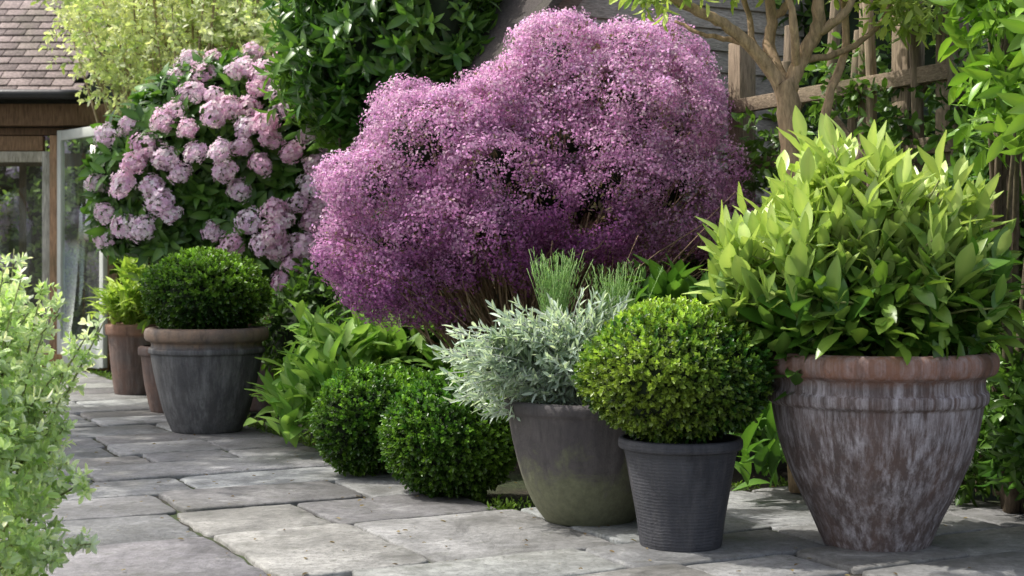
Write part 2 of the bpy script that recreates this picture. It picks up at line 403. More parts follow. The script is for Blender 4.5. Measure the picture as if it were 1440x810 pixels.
boxball('boxwood_mound',[lobe(515,592,72,72,6.25),lobe(570,590,70,70,6.45)],4600,0.040,0.005,(0.17,0.31,0.04),(0.04,0.115,0.014),4)

def stemset(mb,base,ends,r0,r1,col,sag=0.12,seg=7,jit=0.03):
    paths=[]
    for q in ends:
        b=base+np.append(rng.normal(0,0.03,2),0); mid=(b+q)/2+np.array([0,0,sag])+rng.normal(0,jit,3)
        mid[:2]=b[:2]*0.55+q[:2]*0.45+rng.normal(0,jit,2)
        t=np.linspace(0,1,seg)[:,None]; pts=(1-t)**2*b+2*t*(1-t)*mid+t*t*q
        mb.tube(pts,np.linspace(r0,r1,seg),col,5); paths.append(pts)
    return paths
# laurel in big pot
e=empty('cherry_laurel_shrub'); st=MB(); lf=MB()
LT=[leafL(w_,6,b,0.06,(0.97,0.98,0.9),(1.25,1.15,1.1),pk,.012) for w_,b,pk in ((.34,.0,1.0),(.38,.12,.9),(.43,.25,1.1),(.37,-.1,1.0),(.40,.4,.95))]
lob=[lobe(1215,385,190,125,4.70,0.40),lobe(1300,345,90,110,4.75,0.3),lobe(1100,390,105,90,4.6,0.25),lobe(1190,290,85,85,4.7,.25),lobe(1330,400,65,70,4.7,.25)]
ends,nr=shell(lob,270,0.55,1.04,0.2,8,0.66,0.6)
base=potA+np.array([0,0,zA-0.05])
paths=stemset(st,base,ends,0.007,0.003,(0.24,0.27,0.09))
for pts,nn in zip(paths,nr):
    tip=pts[-1]; dr=norm(norm(pts[-1]-pts[-3])*0.4+UP*1.0+nn*0.15+rdir(1)[0]*.25)
    nl=rng.integers(8,14); i=np.arange(nl); t=i/(nl-1)
    pos=tip-dr*(0.19*(1-t))[:,None]+dr*0.02
    a=i*2.4+rng.uniform(0,6); u=norm(np.cross(dr,rdir(1)[0])); v_=np.cross(dr,u)
    rad=np.cos(a)[:,None]*u+np.sin(a)[:,None]*v_; th=1.2*(1-t)+0.2*t+rng.normal(0,.22,nl)
    d=np.cos(th)[:,None]*dr+np.sin(th)[:,None]*rad; n=np.sin(th)[:,None]*dr-np.cos(th)[:,None]*rad+rdir(nl)*0.4
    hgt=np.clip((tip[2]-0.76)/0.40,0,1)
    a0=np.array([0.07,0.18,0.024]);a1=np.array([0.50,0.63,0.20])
    m_=np.clip(-.02+0.45*hgt+0.38*t+rng.normal(0,.18,nl)+0.28*(nn@S),0,1)  # paler with height and towards the tip; sun-facing side also painted lighter
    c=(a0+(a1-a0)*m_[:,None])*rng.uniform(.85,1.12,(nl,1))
    k5=rng.integers(0,5,nl); sz=(0.132*(0.75+0.35*(1-np.abs(t-.4)))*rng.uniform(.6,1.2,nl))
    for q in range(5):
        w_=k5==q
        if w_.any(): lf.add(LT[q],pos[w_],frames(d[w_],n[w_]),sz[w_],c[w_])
p,nn=shell([lobe(1225,440,185,75,4.70,0.38)],600,0.6,1.0,0.08,7,0.62,0.5)
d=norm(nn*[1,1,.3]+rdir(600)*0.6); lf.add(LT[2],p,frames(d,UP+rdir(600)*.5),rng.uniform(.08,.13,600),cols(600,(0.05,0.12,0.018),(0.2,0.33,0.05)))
lf.build('leaves',M_gloss,e); st.build('stems',M_bark,e,True)

# silver foliage plant
e=empty('silver_artemisia_plant'); st=MB(); lf=MB()
lob=[lobe(765,502,98,62,5.12,0.24),lobe(720,502,72,50,5.0,0.16),lobe(835,480,60,60,5.2,0.18)]
ends,nr=shell(lob,330,0.55,1.25,0.25,9,0.38,0.6)
paths=stemset(st,potC+np.array([-0.03,0,zC-0.05]),ends,0.004,0.0018,(0.4,0.43,0.38))
nl6=leaf6(0.26,0.05,0.15)
for pts,nn in zip(paths,nr):
    tip=pts[-1]; dr=norm(norm(pts[-1]-pts[-3])+UP*0.3+rdir(1)[0]*.2); nl=16; i=np.arange(nl); t=i/(nl-1)
    pos=tip-dr*(0.15*(1-t))[:,None]; a=i*2.4; u=norm(np.cross(dr,rdir(1)[0])); v_=np.cross(dr,u)
    rad=np.cos(a)[:,None]*u+np.sin(a)[:,None]*v_; th=1.1*(1-t)+0.3*t+rng.normal(0,.2,nl)
    d=np.cos(th)[:,None]*dr+np.sin(th)[:,None]*rad; n=np.sin(th)[:,None]*dr-np.cos(th)[:,None]*rad+rdir(nl)*.3
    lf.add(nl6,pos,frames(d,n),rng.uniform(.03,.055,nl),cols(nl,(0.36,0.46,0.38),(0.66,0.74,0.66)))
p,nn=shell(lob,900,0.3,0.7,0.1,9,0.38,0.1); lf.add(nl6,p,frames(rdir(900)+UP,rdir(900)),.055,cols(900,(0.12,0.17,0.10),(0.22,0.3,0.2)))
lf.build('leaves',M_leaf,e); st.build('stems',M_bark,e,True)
def tuft(name,spec,col0,col1):
    mb=MB(); nd=leaf6(0.10,0.0,0.1)
    for (x,yt,yb,wd,d,n) in spec:
        bs=P(x,yb,d); hh=(yb-yt)*d/F
        for i in range(n):
            q=np.append(rng.normal(0,wd*d/F*0.42,2),0); tip=bs+q*1.3+np.array([0,0,hh*rng.uniform(.65,1.0)]); b=bs+q*0.4
            t=np.linspace(0,1,5)[:,None]; pts=b+(tip-b)*t+t*t*np.append(rng.normal(0,.02,2),0)
            mb.tube(pts,0.0014,np.array(col1)*.9,3)
            k=44; tt=rng.uniform(0.1,1,k)[:,None]; pp=b+(tip-b)*tt; dd=norm(rdir(k)*[1,1,.2]*.8+UP)
            mb.add(nd,pp,frames(dd,rdir(k)),rng.uniform(.016,.03,k),cols(k,col0,col1))
    mb.build(name,M_leaf)
tuft('lavender_plant',[(780,348,470,34,5.42,46),(865,368,480,34,5.42,42)],(0.11,0.24,0.07),(0.30,0.46,0.17))

# strap / broad leaf plants
SL=[leafL(0.34,6,b,0.06,(0.9,0.95,0.9),(1.15,1.1,1),1.1,.01) for b in (0.1,0.35,0.6)]
SN=[leafL(0.2,6,b,0.05,(0.9,0.95,0.9),(1.15,1.1,1),.9) for b in (0.2,0.4,0.7)]
def strap(name,spec,c0,c1,mat=M_leaf,TT=SL):
    mb=MB()
    for (x,y,d,n,L) in spec:
        b=P(x,y,d)
        for k,tmp in enumerate(TT):
            m_=n//3; a=rng.uniform(0,2*math.pi,m_); el_=rng.uniform(0.35,1.45,m_)
            dd=np.stack([np.cos(a)*np.cos(el_),np.sin(a)*np.cos(el_),np.sin(el_)],1)
            mb.add(tmp,b+rng.normal(0,0.045,(m_,3)),frames(dd,UP+rdir(m_)*.35),L*rng.uniform(.6,1.15,m_),cols(m_,c0,c1))
    return mb.build(name,mat)
hs_=[(425,585,7.1),(462,545,7.1),(505,515,7.2),(400,568,7.4),(545,505,7.4),(590,492,7.6),(480,590,6.9),(450,510,7.5),(520,475,7.6),(620,520,7.3),(440,475,7.8),(425,530,7.3),(480,500,7.3),(560,470,7.7),(500,545,7.0),(410,600,6.95),(445,560,7.0),(600,465,7.8)]
strap('hosta_clump',[(x,y,d,36,rng.uniform(.16,.225)) for x,y,d in hs_],(0.10,0.23,0.04),(0.30,0.47,0.12))
strap('golden_fern',[(190,450,10.4,75,.24),(170,425,10.4,54,.2),(212,420,10.4,54,.2),(190,395,10.4,54,.18),(160,440,10.3,45,.2),(222,440,10.3,45,.2),(190,420,10.2,54,.2)],(0.20,0.33,0.05),(0.46,0.58,0.13),M_leaf,SN)
strap('bergenia_clump',[(1075,660,5.5,24,.15),(1060,610,5.7,27,.17),(1090,560,5.9,24,.18),(1105,640,5.6,18,.14),(1000,560,6.0,24,.2),(940,440,6.3,30,.22),(985,430,6.3,24,.22),(900,430,6.3,24,.2)],(0.05,0.13,0.02),(0.14,0.28,0.05))

# ---------------------------------------------------------------- purple shrub
e=empty('purple_flowering_shrub'); fl=MB(); st=MB(); lf=MB()
D=7.0
big=[lobe(850,198,130,147,D,0.55,.1),lobe(935,250,74,102,D,0.38,0),lobe(598,228,88,96,D,0.38,-.1),lobe(570,345,80,82,D,0.30,-.15),
     lobe(712,245,92,118,D,0.45,-.05),lobe(620,395,80,52,D,0.22,-.2),lobe(800,285,135,72,D,0.45,-.1),lobe(785,125,75,75,D,0.4,0),lobe(530,285,38,52,D,.18,-.1),lobe(880,92,65,55,D,.35,.05),lobe(700,320,90,60,D,.4,-.15)]
pc,nc=shell(big,130,.92,.98,.05,5,.6,.8,5)
sub=[(q,np.array([r_*1.15,r_,r_*.8])) for q,n_,r_ in zip(pc,nc,rng.uniform(.10,.19,130))]
allb=[(l[0],l[1]*.97) for l in big]+sub
p,nr=shell(allb,2500,0.93,1.07,0.05,9,0.50,0.86,5)
p3,nr3=shell(allb,900,0.80,0.93,0.04,9,0.55,0.78,5)
def keep(p):
    x=p[:,0]*7/p[:,1]; z=p[:,2]
    lim=np.where(x>.15,.93+.05*np.sin(x*9),np.where(x>-.28,.78+.14*np.cos((x+.07)*9),.53))
    return z>lim
p=np.concatenate([p,p3]); nr=np.concatenate([nr,nr3])
kp=keep(p); p=p[kp];nr=nr[kp]
def floret():
    v=[];f=[]
    for k in range(4):
        a=k*math.pi/2; c_,s_=math.cos(a),math.sin(a)
        q=[(0,0),(0.5,0.4),(1,0),(0.5,-0.4)]; b=len(v)
        v+=[(x*c_-y*s_,x*s_+y*c_,0.25*x) for x,y in q]; f.append((b,b+1,b+2,b+3))
    return T(v,f)
def floret2():
    v=[];f=[]
    for k in range(2):
        a=k*math.pi/2+.3; c_,s_=math.cos(a),math.sin(a)
        q=[(-1,-.38),(1,-.38),(1,.38),(-1,.38)]; b=len(v)
        v+=[(x*c_-y*s_,x*s_+y*c_,0.25*abs(x)) for x,y in q]; f.append((b,b+1,b+2,b+3))
    return T(v,f)
FL=floret(); FL2=floret2()
heads_t=[]
for h in range(6):
    ps=[]; n=84
    for i in range(n):
        dd=rdir(1)[0]; dd[0]=abs(dd[0])*0.75+0.05; dd=norm(dd); r=rng.uniform(.5,1.2)
        nn=norm(dd+rdir(1)[0]*.5); R=frames(np.cross(nn,rdir(1)[0])[None],nn[None])[0]
        m_=rng.uniform(.6,1.3)*(0.64+0.40*r)
        cc=(m_,m_*rng.uniform(.85,1.2),m_) if rng.uniform()>.10 else (1.1,1.5,1.08)
        ps.append((FL2,dd*r*np.array([.8,1,1]),R,0.083*rng.uniform(.6,1.3),cc))
    heads_t.append(cluster(ps))
for i,tmp in enumerate(heads_t):
    sl=slice(i,None,6); pp=p[sl]; nn=nr[sl]; k=len(pp)
    d=norm(nn+UP*0.5+rdir(k)*.35)
    zf=np.clip((pp[:,2:3]-.85)/1.0,0,1)*.85+0.28*sn(pp,4,3)[:,None]+.17+.25*(nn@S)[:,None]; zf=np.clip(zf,0,1)  # sunlit tone painted into petals high up and sunward, deep tone below
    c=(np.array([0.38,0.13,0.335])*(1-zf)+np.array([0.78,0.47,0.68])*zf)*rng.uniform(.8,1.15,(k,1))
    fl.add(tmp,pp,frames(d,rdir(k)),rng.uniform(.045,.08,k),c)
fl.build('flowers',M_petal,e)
p2,n2_=shell(allb,9000,0.7,1.02,0.05,5,0.6,0.7,5); kp=keep(p2+[0,0,-.04]); p2=p2[kp];n2_=n2_[kp];k=len(p2)
lf.add(leaf6(0.35,.05,.1),p2,frames(norm(n2_+rdir(k)),rdir(k)),rng.uniform(.025,.042,k),cols(k,(0.16,0.11,0.09),(0.28,0.25,0.14)))
base=P(745,520,7.2); base[2]=0.0
ends,_=shell(big,210,0.5,0.97,0,5,0.7,0.3)
stemset(st,base,ends,0.012,0.003,(0.34,0.23,0.15),0.1,9,0.06)
for i in range(700):
    a=rng.uniform(0,2*math.pi); xx=rng.uniform(-.65,.85); b=np.array([base[0]+xx*.8,base[1]+rng.normal(0,.2)-.2,rng.uniform(.45,.95)+.1*(abs(xx))])
    q=b+np.array([xx*.3+math.cos(a)*rng.uniform(.02,.15),math.sin(a)*.2-.05,rng.uniform(.12,.35)])
    st.tube([b,(b+q)/2+rng.normal(0,.02,3),q],[.0035,.0025,.0012],np.array([0.36,0.25,0.16])*rng.uniform(.7,1.3),4)
core([(l[0]+np.array([0,.14,.08]),l[1]*.74) for l in big],'dark_core',e,0.85,0.8)
lf.build('leaves',M_leaf,e); st.build('stems',M_bark,e,True)

# ---------------------------------------------------------------- hydrangea
e=empty('pink_hydrangea_shrub'); lf=MB(); fl=MB(); st=MB()
D=9.5
lob=[lobe(290,215,120,115,D,.55),lobe(385,215,80,110,D,.45,-.05),lobe(200,235,62,70,D,.35,-.1),lobe(385,330,75,85,D,.35,-.2),lobe(250,300,100,75,D,.45,-.05),lobe(330,140,80,55,D,.4,0),lobe(185,300,45,55,D,.3,-.1),lobe(450,250,50,90,D,.3,-.1)]
HL=leafL(0.42,4,0.25,0.06,(0.95,.97,.95),(1.35,1.25,1.2))
wh=[sprig(8,HL,0.8,(1.5,0.75),2.4,0.1,0.2) for _ in range(5)]
p,nr=shell(lob,1600,0.76,1.03,0.1,5,0.35,0.82)
for i,tmp in enumerate(wh):
    sl=slice(i,None,5); pp=p[sl];nn=nr[sl];k=len(pp); d=norm(nn+UP*.3+rdir(k)*.4)
    lf.add(tmp,pp-d*.08,frames(d,rdir(k)),rng.uniform(.12,.18,k),cols(k,(0.035,0.09,0.018),(0.10,0.21,0.045)))
lf.build('leaves',M_gloss,e); core(lob,'dark_core',e,.82,0.4)
def front(px_,py_,lobs,D):
    best=D
    for l in lobs:
        q=P(px_,py_,l[0][1]); a=((q[0]-l[0][0])/l[1][0])**2+((q[2]-l[0][2])/l[1][2])**2
        if a<1: best=min(best,l[0][1]-l[1][1]*math.sqrt(1-a))
    return best
hp=[(150,192),(180,177),(187,230),(172,258),(138,257),(232,222),(252,243),(275,215),(315,240),(335,268),(225,283),(300,325),(345,180),(375,172),(365,232),(350,312),(385,330),(405,150),(443,137),(445,232),(455,155),(405,400),(390,350),(300,135),(320,152),(285,105),(330,100),(360,125),(390,130),(270,130),(245,155),(200,320),(175,318),(410,372),(460,285),(440,310),(428,345),(300,162),(380,193),(150,300),(420,285),(385,295),(215,262),(325,345),(230,170),(205,205),(430,385),(370,105),(410,108),(310,212),(265,85),(440,260),(368,345),(148,330),(345,95),(350,150),(395,310),(445,290),(455,330),(300,85),(430,360),(240,300),(400,395),(470,240),(465,200),(430,190),(470,310),(355,75),(395,85),(250,110),(450,400),(475,350),(410,215),(340,205),(265,180)]
pos=np.array([P(x,y,front(x,y,lob,9.5)-rng.uniform(.09,.16)) for x,y in hp])
back,_=shell(lob,60,.97,1.03,0.05,5,.6,.9); back=back[back[:,1]>9.5]; pos=np.concatenate([pos,back])
hts=[]
for h in range(5):
    ps=[]; ec=rng.normal(0,.12,3)
    for i in range(200):
        dd=rdir(1)[0]; dd[0]=dd[0]*.8+.15; dd=norm(dd); nn=norm(dd+rdir(1)[0]*.3); R=frames(np.cross(nn,rdir(1)[0])[None],nn[None])[0]
        r_=rng.uniform(.62,1.0); bl_=1+.14*math.sin(dd[1]*5+h)+.12*math.sin(dd[2]*6+h*2)
        m_=rng.uniform(.84,1.08); t_=rng.uniform(0,1); ps.append((FL,dd*r_*bl_+ec*.3,R,0.22*rng.uniform(.7,1.2),(m_,m_*(.82+.32*t_),m_)))
    hts.append(cluster(ps))
k=len(pos); out=norm(np.stack([rng.normal(0,.5,k),-np.ones(k),np.full(k,.8)],1))
for i,tmp in enumerate(hts):
    sl=slice(i,None,5); kk=len(pos[sl])
    fl.add(tmp,pos[sl],frames(out[sl],rdir(kk)),rng.uniform(.062,.10,kk)[:,None]*np.array([.8,1.08,.95]),cols(kk,(0.86,0.62,0.72),(0.91,0.80,0.84),rv=.04))
fl.build('flower_heads',M_petal,e)
ends,_=shell(lob,40,.4,.8,0,5,.6,.2); b=P(330,500,9.6); b[2]=0
stemset(st,b,ends,.018,.005,(0.14,0.11,0.07),.1); st.build('stems',M_bark,e,True)

# ---------------------------------------------------------------- general leafy masses
def mass(name,lobes,n,leaf,size,c0,c1,mat=M_leaf,r0=0.6,r1=1.05,corescale=0,zmin=0.02,droop=0.0,trunk=None,bump=.1,bf=4,seed=0,orient=0.6,nst=26,colf=5,stc=(0.13,0.10,0.07)):
    e=empty(name); mb=MB()
    p,nr=shell(lobes,n,r0,r1,bump,bf,zmin,r0*.8,seed)
    d=norm(nr*orient+rdir(n)*.8-UP*droop); nn=norm(UP*.9+nr*.5+rdir(n)*.6)
    mb.add(leaf,p,frames(d,nn),size*rng.uniform(.65,1.25,n),cols(n,c0,c1,p,colf,seed))
    mb.build('leaves',mat,e)
    if corescale: core(lobes,'dark_core',e,corescale,zmin)
    if trunk is not None:
        st=MB(); ends,_=shell(lobes,nst,.4,.95,0,5,zmin,.1); stemset(st,np.array(trunk),ends,.03,.005,stc,.15,9,.08); st.build('branches',M_bark,e,True)
    return e
OL=leaf6(.5,.06,.12); OW=sprig(6,OL,.5,(1.2,.5))
GL=sprig(6,leaf6(.5,.05,.1,(1.1,1.08,1.5)),.45,(1.3,.5))
b=P(260,500,11.8); b[2]=0
mass('golden_variegated_shrub',[lobe(250,60,150,75,11.8,.8),lobe(130,15,50,45,12,.5),lobe(390,70,90,85,11.5,.6),lobe(190,125,50,35,11.5,.4),lobe(300,-40,200,70,12,.9),lobe(140,75,30,30,11.6,.25)],3100,GL,.13,(0.32,0.41,0.13),(0.76,0.79,0.46),M_leaf,.3,1.15,0,.5,trunk=b,nst=120,seed=11,stc=(0.38,0.30,0.19),bump=.25)
DL=sprig(7,leafL(.36,4,.3,.05,(.95,.95,.95),(1.3,1.2,1.1)),.6,(1.4,.6))
mass('evergreen_climber',[lobe(560,60,115,100,8.6,.45),lobe(620,20,52,100,8.4,.35),lobe(490,100,70,75,8.7,.35),lobe(570,-50,125,70,8.6,.5),lobe(470,30,60,90,8.9,.4),lobe(625,95,32,55,8.4,.25)],1250,DL,.2,(0.03,0.09,0.016),(0.13,0.26,0.05),M_gloss,.72,1.08,.75,.5,.5,trunk=(P(560,0,8.8)[0],8.8,0),seed=12,bump=.16)
def row(x0,x1,d,h,n,r):
    return [(np.array([x,d+rng.uniform(-.3,.3),h*rng.uniform(.35,.6)]),np.array([r,r*.8,h*.55])) for x in np.linspace(x0,x1,n)]
mass('background_hedge',row(-2.3,2.5,13.2,3.6,5,1.1)+row(-1.8,2.0,10.6,1.6,5,.7),8000,OW,.2,(0.03,0.07,0.012),(0.12,0.2,0.035),M_leaf,.9,1.04,.9,.02,seed=13)
mass('background_hedge',row(1.4,6,9.6,4.2,6,.9),6000,OW,.2,(0.03,0.07,0.013),(0.13,0.22,0.045),M_leaf,.9,1.04,.9,.02,seed=14)
mass('garden_tree',[(np.array([-6.,24,4.5]),np.array([3.5,2.5,3.])),(np.array([-1.5,22,4.5]),np.array([3.5,2.5,3.])),(np.array([3,21,5]),np.array([3.5,2.5,3.]))],5500,OW,.45,(0.10,0.16,0.05),(0.34,0.42,0.18),M_leaf,.7,1.05,.7,.5,trunk=(-2,23,0),seed=15)
e=empty('lilac_bush'); mb=MB(); lb=[(np.array([-6.2,18.5,1.5]),np.array([1.6,.9,1.7])),(np.array([-4.9,18.8,1.2]),np.array([1.2,.8,1.3]))]
p,nr=shell(lb,4000,.85,1.03,.08,3); mb.add(OW,p,frames(norm(nr+rdir(4000)*.7),rdir(4000)),.18,cols(4000,(0.14,0.25,0.05),(0.34,0.46,0.14))); mb.build('leaves',M_leaf,e); core(lb,'dark_core',e,.85)
mb=MB(); p,nr=shell(lb,340,.98,1.08,.08,3,.9)
mb.add(hts[0],p,frames(norm(nr+UP),rdir(340)),rng.uniform(.09,.15,340),cols(340,(0.7,0.56,0.8),(0.85,0.76,0.9))); mb.build('flower_heads',M_petal,e)
lowl=[lobe(x,y,55,45,d,.3) for x,y,d in ((430,470,8.6),(520,450,8.4),(640,480,7.9),(740,500,7.7),(860,490,7.4),(960,480,7.2),(1050,470,7.0),(1010,380,7.4),(930,420,7.6),(1090,560,6.6),(560,520,7.9),(470,420,8.8))]
mass('groundcover_planting',lowl,2600,OW,.12,(0.02,0.05,0.01),(0.07,0.14,0.025),M_leaf,.85,1.05,.88,.0,seed=16)

# left foreground variegated shrub
VL=[sprig(7,leaf6(.55,.06,.1,(1.2,1.15,1.7)),.5,(1.3,.5)) for _ in range(3)]
e=empty('variegated_euonymus_shrub'); mb=MB(); st=MB()
lob=[lobe(-85,640,105,190,3.7,.35),lobe(-50,560,70,70,3.75,.25),lobe(-80,480,70,60,3.8,.3),lobe(-45,740,75,110,3.6,.28),lobe(-15,640,55,50,3.65,.2)]
p,nr=shell(lob,1500,.6,1.2,.25,9,.01,.65,21)
for i,tmp in enumerate(VL):
    sl=slice(i,None,3); k=len(p[sl]); d=norm(nr[sl]+UP*.5+rdir(k)*.5)
    mb.add(tmp,p[sl],frames(d,rdir(k)),rng.uniform(.045,.07,k),cols(k,(0.28,0.42,0.11),(0.70,0.80,0.48),p[sl],10,3))
b=P(-60,800,3.75); b[2]=0
tips=[P(x,y,d) for x,y,d in ((145,455,3.8),(120,475,3.75),(85,440,3.9),(60,400,3.9),(20,350,3.8),(130,680,3.6),(95,650,3.6),(90,600,3.7),(75,530,3.7),(105,500,3.8),(128,765,3.55),(5,380,3.8),(70,700,3.6),(85,560,3.7),(40,440,3.8),(30,390,3.7),(-10,410,3.8),(60,470,3.7),(90,420,3.95),(50,760,3.5),(80,790,3.5))]
pa=stemset(st,b,tips,.006,.002,(0.26,0.28,0.12),.1)
for pts in pa:
    k=24; t=rng.uniform(.5,1,k); pp=np.array([pts[min(int(x*6),5)]*(1-(x*6-min(int(x*6),5)))+pts[min(int(x*6),5)+1]*(x*6-min(int(x*6),5)) for x in t])
    mb.add(VL[0],pp,frames(norm(rdir(k)+UP*.6),rdir(k)),rng.uniform(.036,.056,k),cols(k,(0.34,0.48,0.15),(0.74,0.84,0.52)))
mb.build('leaves',M_leaf,e); st.build('stems',M_bark,e,True)
# right climbers
mass('climbing_vine',[lobe(1435,60,55,95,4.7,.2),lobe(1445,150,55,40,4.6,.2),lobe(1410,-30,70,40,4.8,.2)],150,sprig(6,leafL(.4,4,.3,.06,(.95,.97,.9),(1.25,1.15,1)),.7,(1.4,.7)),.14,(0.08,0.2,0.025),(0.24,0.40,0.07),M_gloss,.6,1.05,0,1.2,.4,trunk=P(1440,0,5.3)*[1,1,0],seed=31,nst=14)
mass('climbing_vine',[lobe(1430,330,65,110,5.3,.25),lobe(1450,470,60,110,5.2,.25),lobe(1410,240,50,50,5.4,.2),lobe(1440,600,45,60,5.2,.2)],640,DL,.14,(0.03,0.09,0.013),(0.12,0.24,0.045),M_gloss,.6,1.05,.5,.1,.4,trunk=P(1450,0,5.3)*[1,1,0],seed=32,nst=14)

# ---------------------------------------------------------------- timber shed
e=empty('timber_shed'); mb=MB(); R=Rz(math.atan2(bx[1],bx[0])); bx3=np.array([bx[0],bx[1],0]); nrm=np.array([bx[1],-bx[0],0])
O=P(705,380,7.9); O[2]=0
wid=3.0; zt=1.95
for i in range(34):
    z=0.08+i*0.13
    x0=0 if z<zt else (z-zt)/1.25; x1=wid-x0
    if x1-x0<.2: break
    L=x1-x0; c=O+bx3*(x0+x1)/2+UP*z
    mb.box(c,(L,0.022,0.145),np.array([0.33,0.295,0.25])*rng.uniform(.7,1.25),R@Rx(math.radians(-9)))
mb.build('cladding',M_woodX,e,False,.003)
mb=MB()
for sgn in (0,1):
    a=math.atan(1.25)
    st0=O+bx3*(-.25 if sgn==0 else wid+.25)+UP*(zt-.28)+nrm*.1
    ap=O+bx3*wid/2+UP*(zt+wid/2*1.25+.03)+nrm*.1
    c=(st0+ap)/2; L=np.linalg.norm(ap-st0)
    mb.box(c,(L,.04,.16),(0.16,0.125,0.10),R@Ry(-a if sgn==0 else a))
    c2=c+UP*.1-nrm*1.4
    mb.box(c2,(L+.1,3.0,.05),(0.07,0.06,0.055),R@Ry(-a if sgn==0 else a))
mb.box(O+UP*1.0-bx3*.03+nrm*.02,(.09,.09,2.0),(0.12,0.1,0.08),R)
mb.box(O-nrm*1.4+UP*1-bx3*.0,(.03,2.8,2.0),(0.12,0.1,0.08),R)
mb.build('roof_and_bargeboards',M_woodX,e,False,.004)
# ---------------------------------------------------------------- rustic fence
e=empty('rustic_trellis_fence'); mb=MB(); hz=MB()
A=P(1043,380,7.2); A[2]=0; B=np.array([2.35,4.9,0]); fd=norm(B-A); FLn=np.linalg.norm(B-A)
def fp(px):
    k=(px-720)/F; return (k*A[1]-A[0])/(fd[0]-k*fd[1])
ang=math.atan2(fd[1],fd[0]); RF=Rz(ang); fn=np.array([fd[1],-fd[0],0])
wc=np.array([0.23,0.18,0.125])
for px_,w_,h_ in ((1043,.10,2.05),(1090,.07,2.1),(1120,.05,1.9),(1148,.06,2.2),(1180,.05,2.0),(1205,.055,2.2),(1240,.05,2.1),(1275,.10,2.3),(1312,.05,2.1),(1338,.095,2.3),(1380,.05,1.9),(1410,.08,2.0),(1475,.08,1.9)):
    c=A+fd*fp(px_); lean=rng.normal(0,.012,2)
    if w_>.08: mb.box(c+UP*h_/2,(w_,w_,h_),wc*rng.uniform(.8,1.2),RF@Rx(lean[0]))
    else: mb.tube([c+np.array([lean[0]*k,0,0])+UP*h_*k/6+rng.normal(0,.004,3) for k in range(7)],w_/2,wc*rng.uniform(.7,1.15),9)
for i in range(60):
    tt=FLn*1.25*(i+.5)/60
    if i%3==2: continue
    c=A+fd*tt-fn*.09; h_=rng.uniform(.95,1.15)
    mb.box(c+UP*h_/2,(.05,.018,h_),wc*.45*rng.uniform(.6,1.3),RF)
for z in (.35,1.0,1.42,1.72):
    c=A+fd*FLn*.62+UP*z+fn*.06; hz.box(c,(FLn*1.25,.035,.07),wc*(.9 if z>.9 else .45)*rng.uniform(.8,1.2),RF)
for i in range(7):
    c=A+fd*(0.3+i*.42)+UP*1.57-fn*.03; hz.box(c,(.5,.015,.03),wc*.9,RF@Ry(.75 if i%2 else -.75))
for i in range(7):
    c=A+fd*FLn*.62+UP*(.07+i*.125)-fn*.14; hz.box(c,(FLn*1.3,.03,.12),wc*.5*rng.uniform(.7,1.3),RF)
mb.build('posts_and_pales',M_woodZ,e,False,.004); hz.build('rails',M_woodX,e,False,.003)
fl_=[(A+fd*t-fn*.45+UP*z,np.array([.3,.2,.35])) for t,z in ((.5,.6),(1.0,.5),(1.5,.6),(2.0,.5),(.8,1.2),(1.6,1.2),(2.3,1.1),(2.8,.6),(2.6,1.5),(.4,1.6),(1.3,1.75),(2.0,1.75))]
mass('ivy',fl_,1500,OW,.12,(0.025,0.06,0.012),(0.11,0.21,0.04),M_gloss,.75,1.2,.55,0,.3,seed=33)
fl_=[(A+fd*t+fn*.2+UP*z,np.array([.22,.14,.2])) for t,z in ((.9,.2),(1.3,.3),(1.8,.2),(2.3,.25),(2.7,.3))]
fl_+=[(A+fd*t+fn*.05+UP*z,np.array([.16,.09,.2])) for t,z in ((.35,1.45),(1.25,1.5),(1.7,1.6),(2.2,1.55),(.9,1.75))]
mass('ivy',fl_,800,OW,.11,(0.03,0.07,0.012),(0.12,0.23,0.04),M_gloss,.1,1.2,0,0,.3,seed=34)

# ---------------------------------------------------------------- small multi-stem tree
e=empty('multi_stem_tree'); mb=MB(); D=5.75
def branch(pts,r0,r1):
    q=np.array([P(x,y,D+dz) for x,y,dz in pts]); out=[]
    n=5
    for i in range(len(q)-1):
        p0=q[max(i-1,0)];p1=q[i];p2=q[i+1];p3=q[min(i+2,len(q)-1)]
        for j in range(n):
            t=j/n; out.append(0.5*((2*p1)+(-p0+p2)*t+(2*p0-5*p1+4*p2-p3)*t*t+(-p0+3*p1-3*p2+p3)*t**3))
    out.append(q[-1]); out=np.array(out); k=len(out)
    mb.tube(out+rng.normal(0,.003,out.shape),np.linspace(r0,r1,k)*(1+rng.normal(0,.05,k)),np.array([0.42,0.29,0.18])*rng.uniform(.85,1.1),9)
branch([(1128,690,0),(1122,450,0),(1118,330,0),(1116,240,0),(1110,160,0),(1102,115,0)],.062,.045)
branch([(1110,175,0),(1092,110,0),(1050,60,-.05),(1010,30,-.1),(965,8,-.15),(930,-15,-.2)],.034,.014)
branch([(1104,125,0),(1082,70,.1),(1085,20,.1),(1068,-60,.1)],.032,.018)
branch([(1108,130,0),(1128,80,0),(1150,40,-.05),(1155,-10,-.1),(1180,-90,-.1)],.036,.02)
branch([(1150,45,-.05),(1185,20,-.1),(1215,-30,-.1)],.022,.012)
branch([(1052,62,-.05),(1025,55,0),(985,48,0),(950,30,.05)],.014,.006)
branch([(1085,30,.1),(1110,0,.1),(1120,-60,.1)],.02,.012)
branch([(1120,95,0),(1118,40,-.1),(1105,-20,-.1)],.02,.012)
branch([(1130,85,0),(1190,70,.1),(1240,30,.1),(1260,-30,.1)],.016,.008)
branch([(1122,320,.0),(1150,230,.1),(1165,140,.1),(1190,60,.15),(1180,-40,.2)],.024,.014)
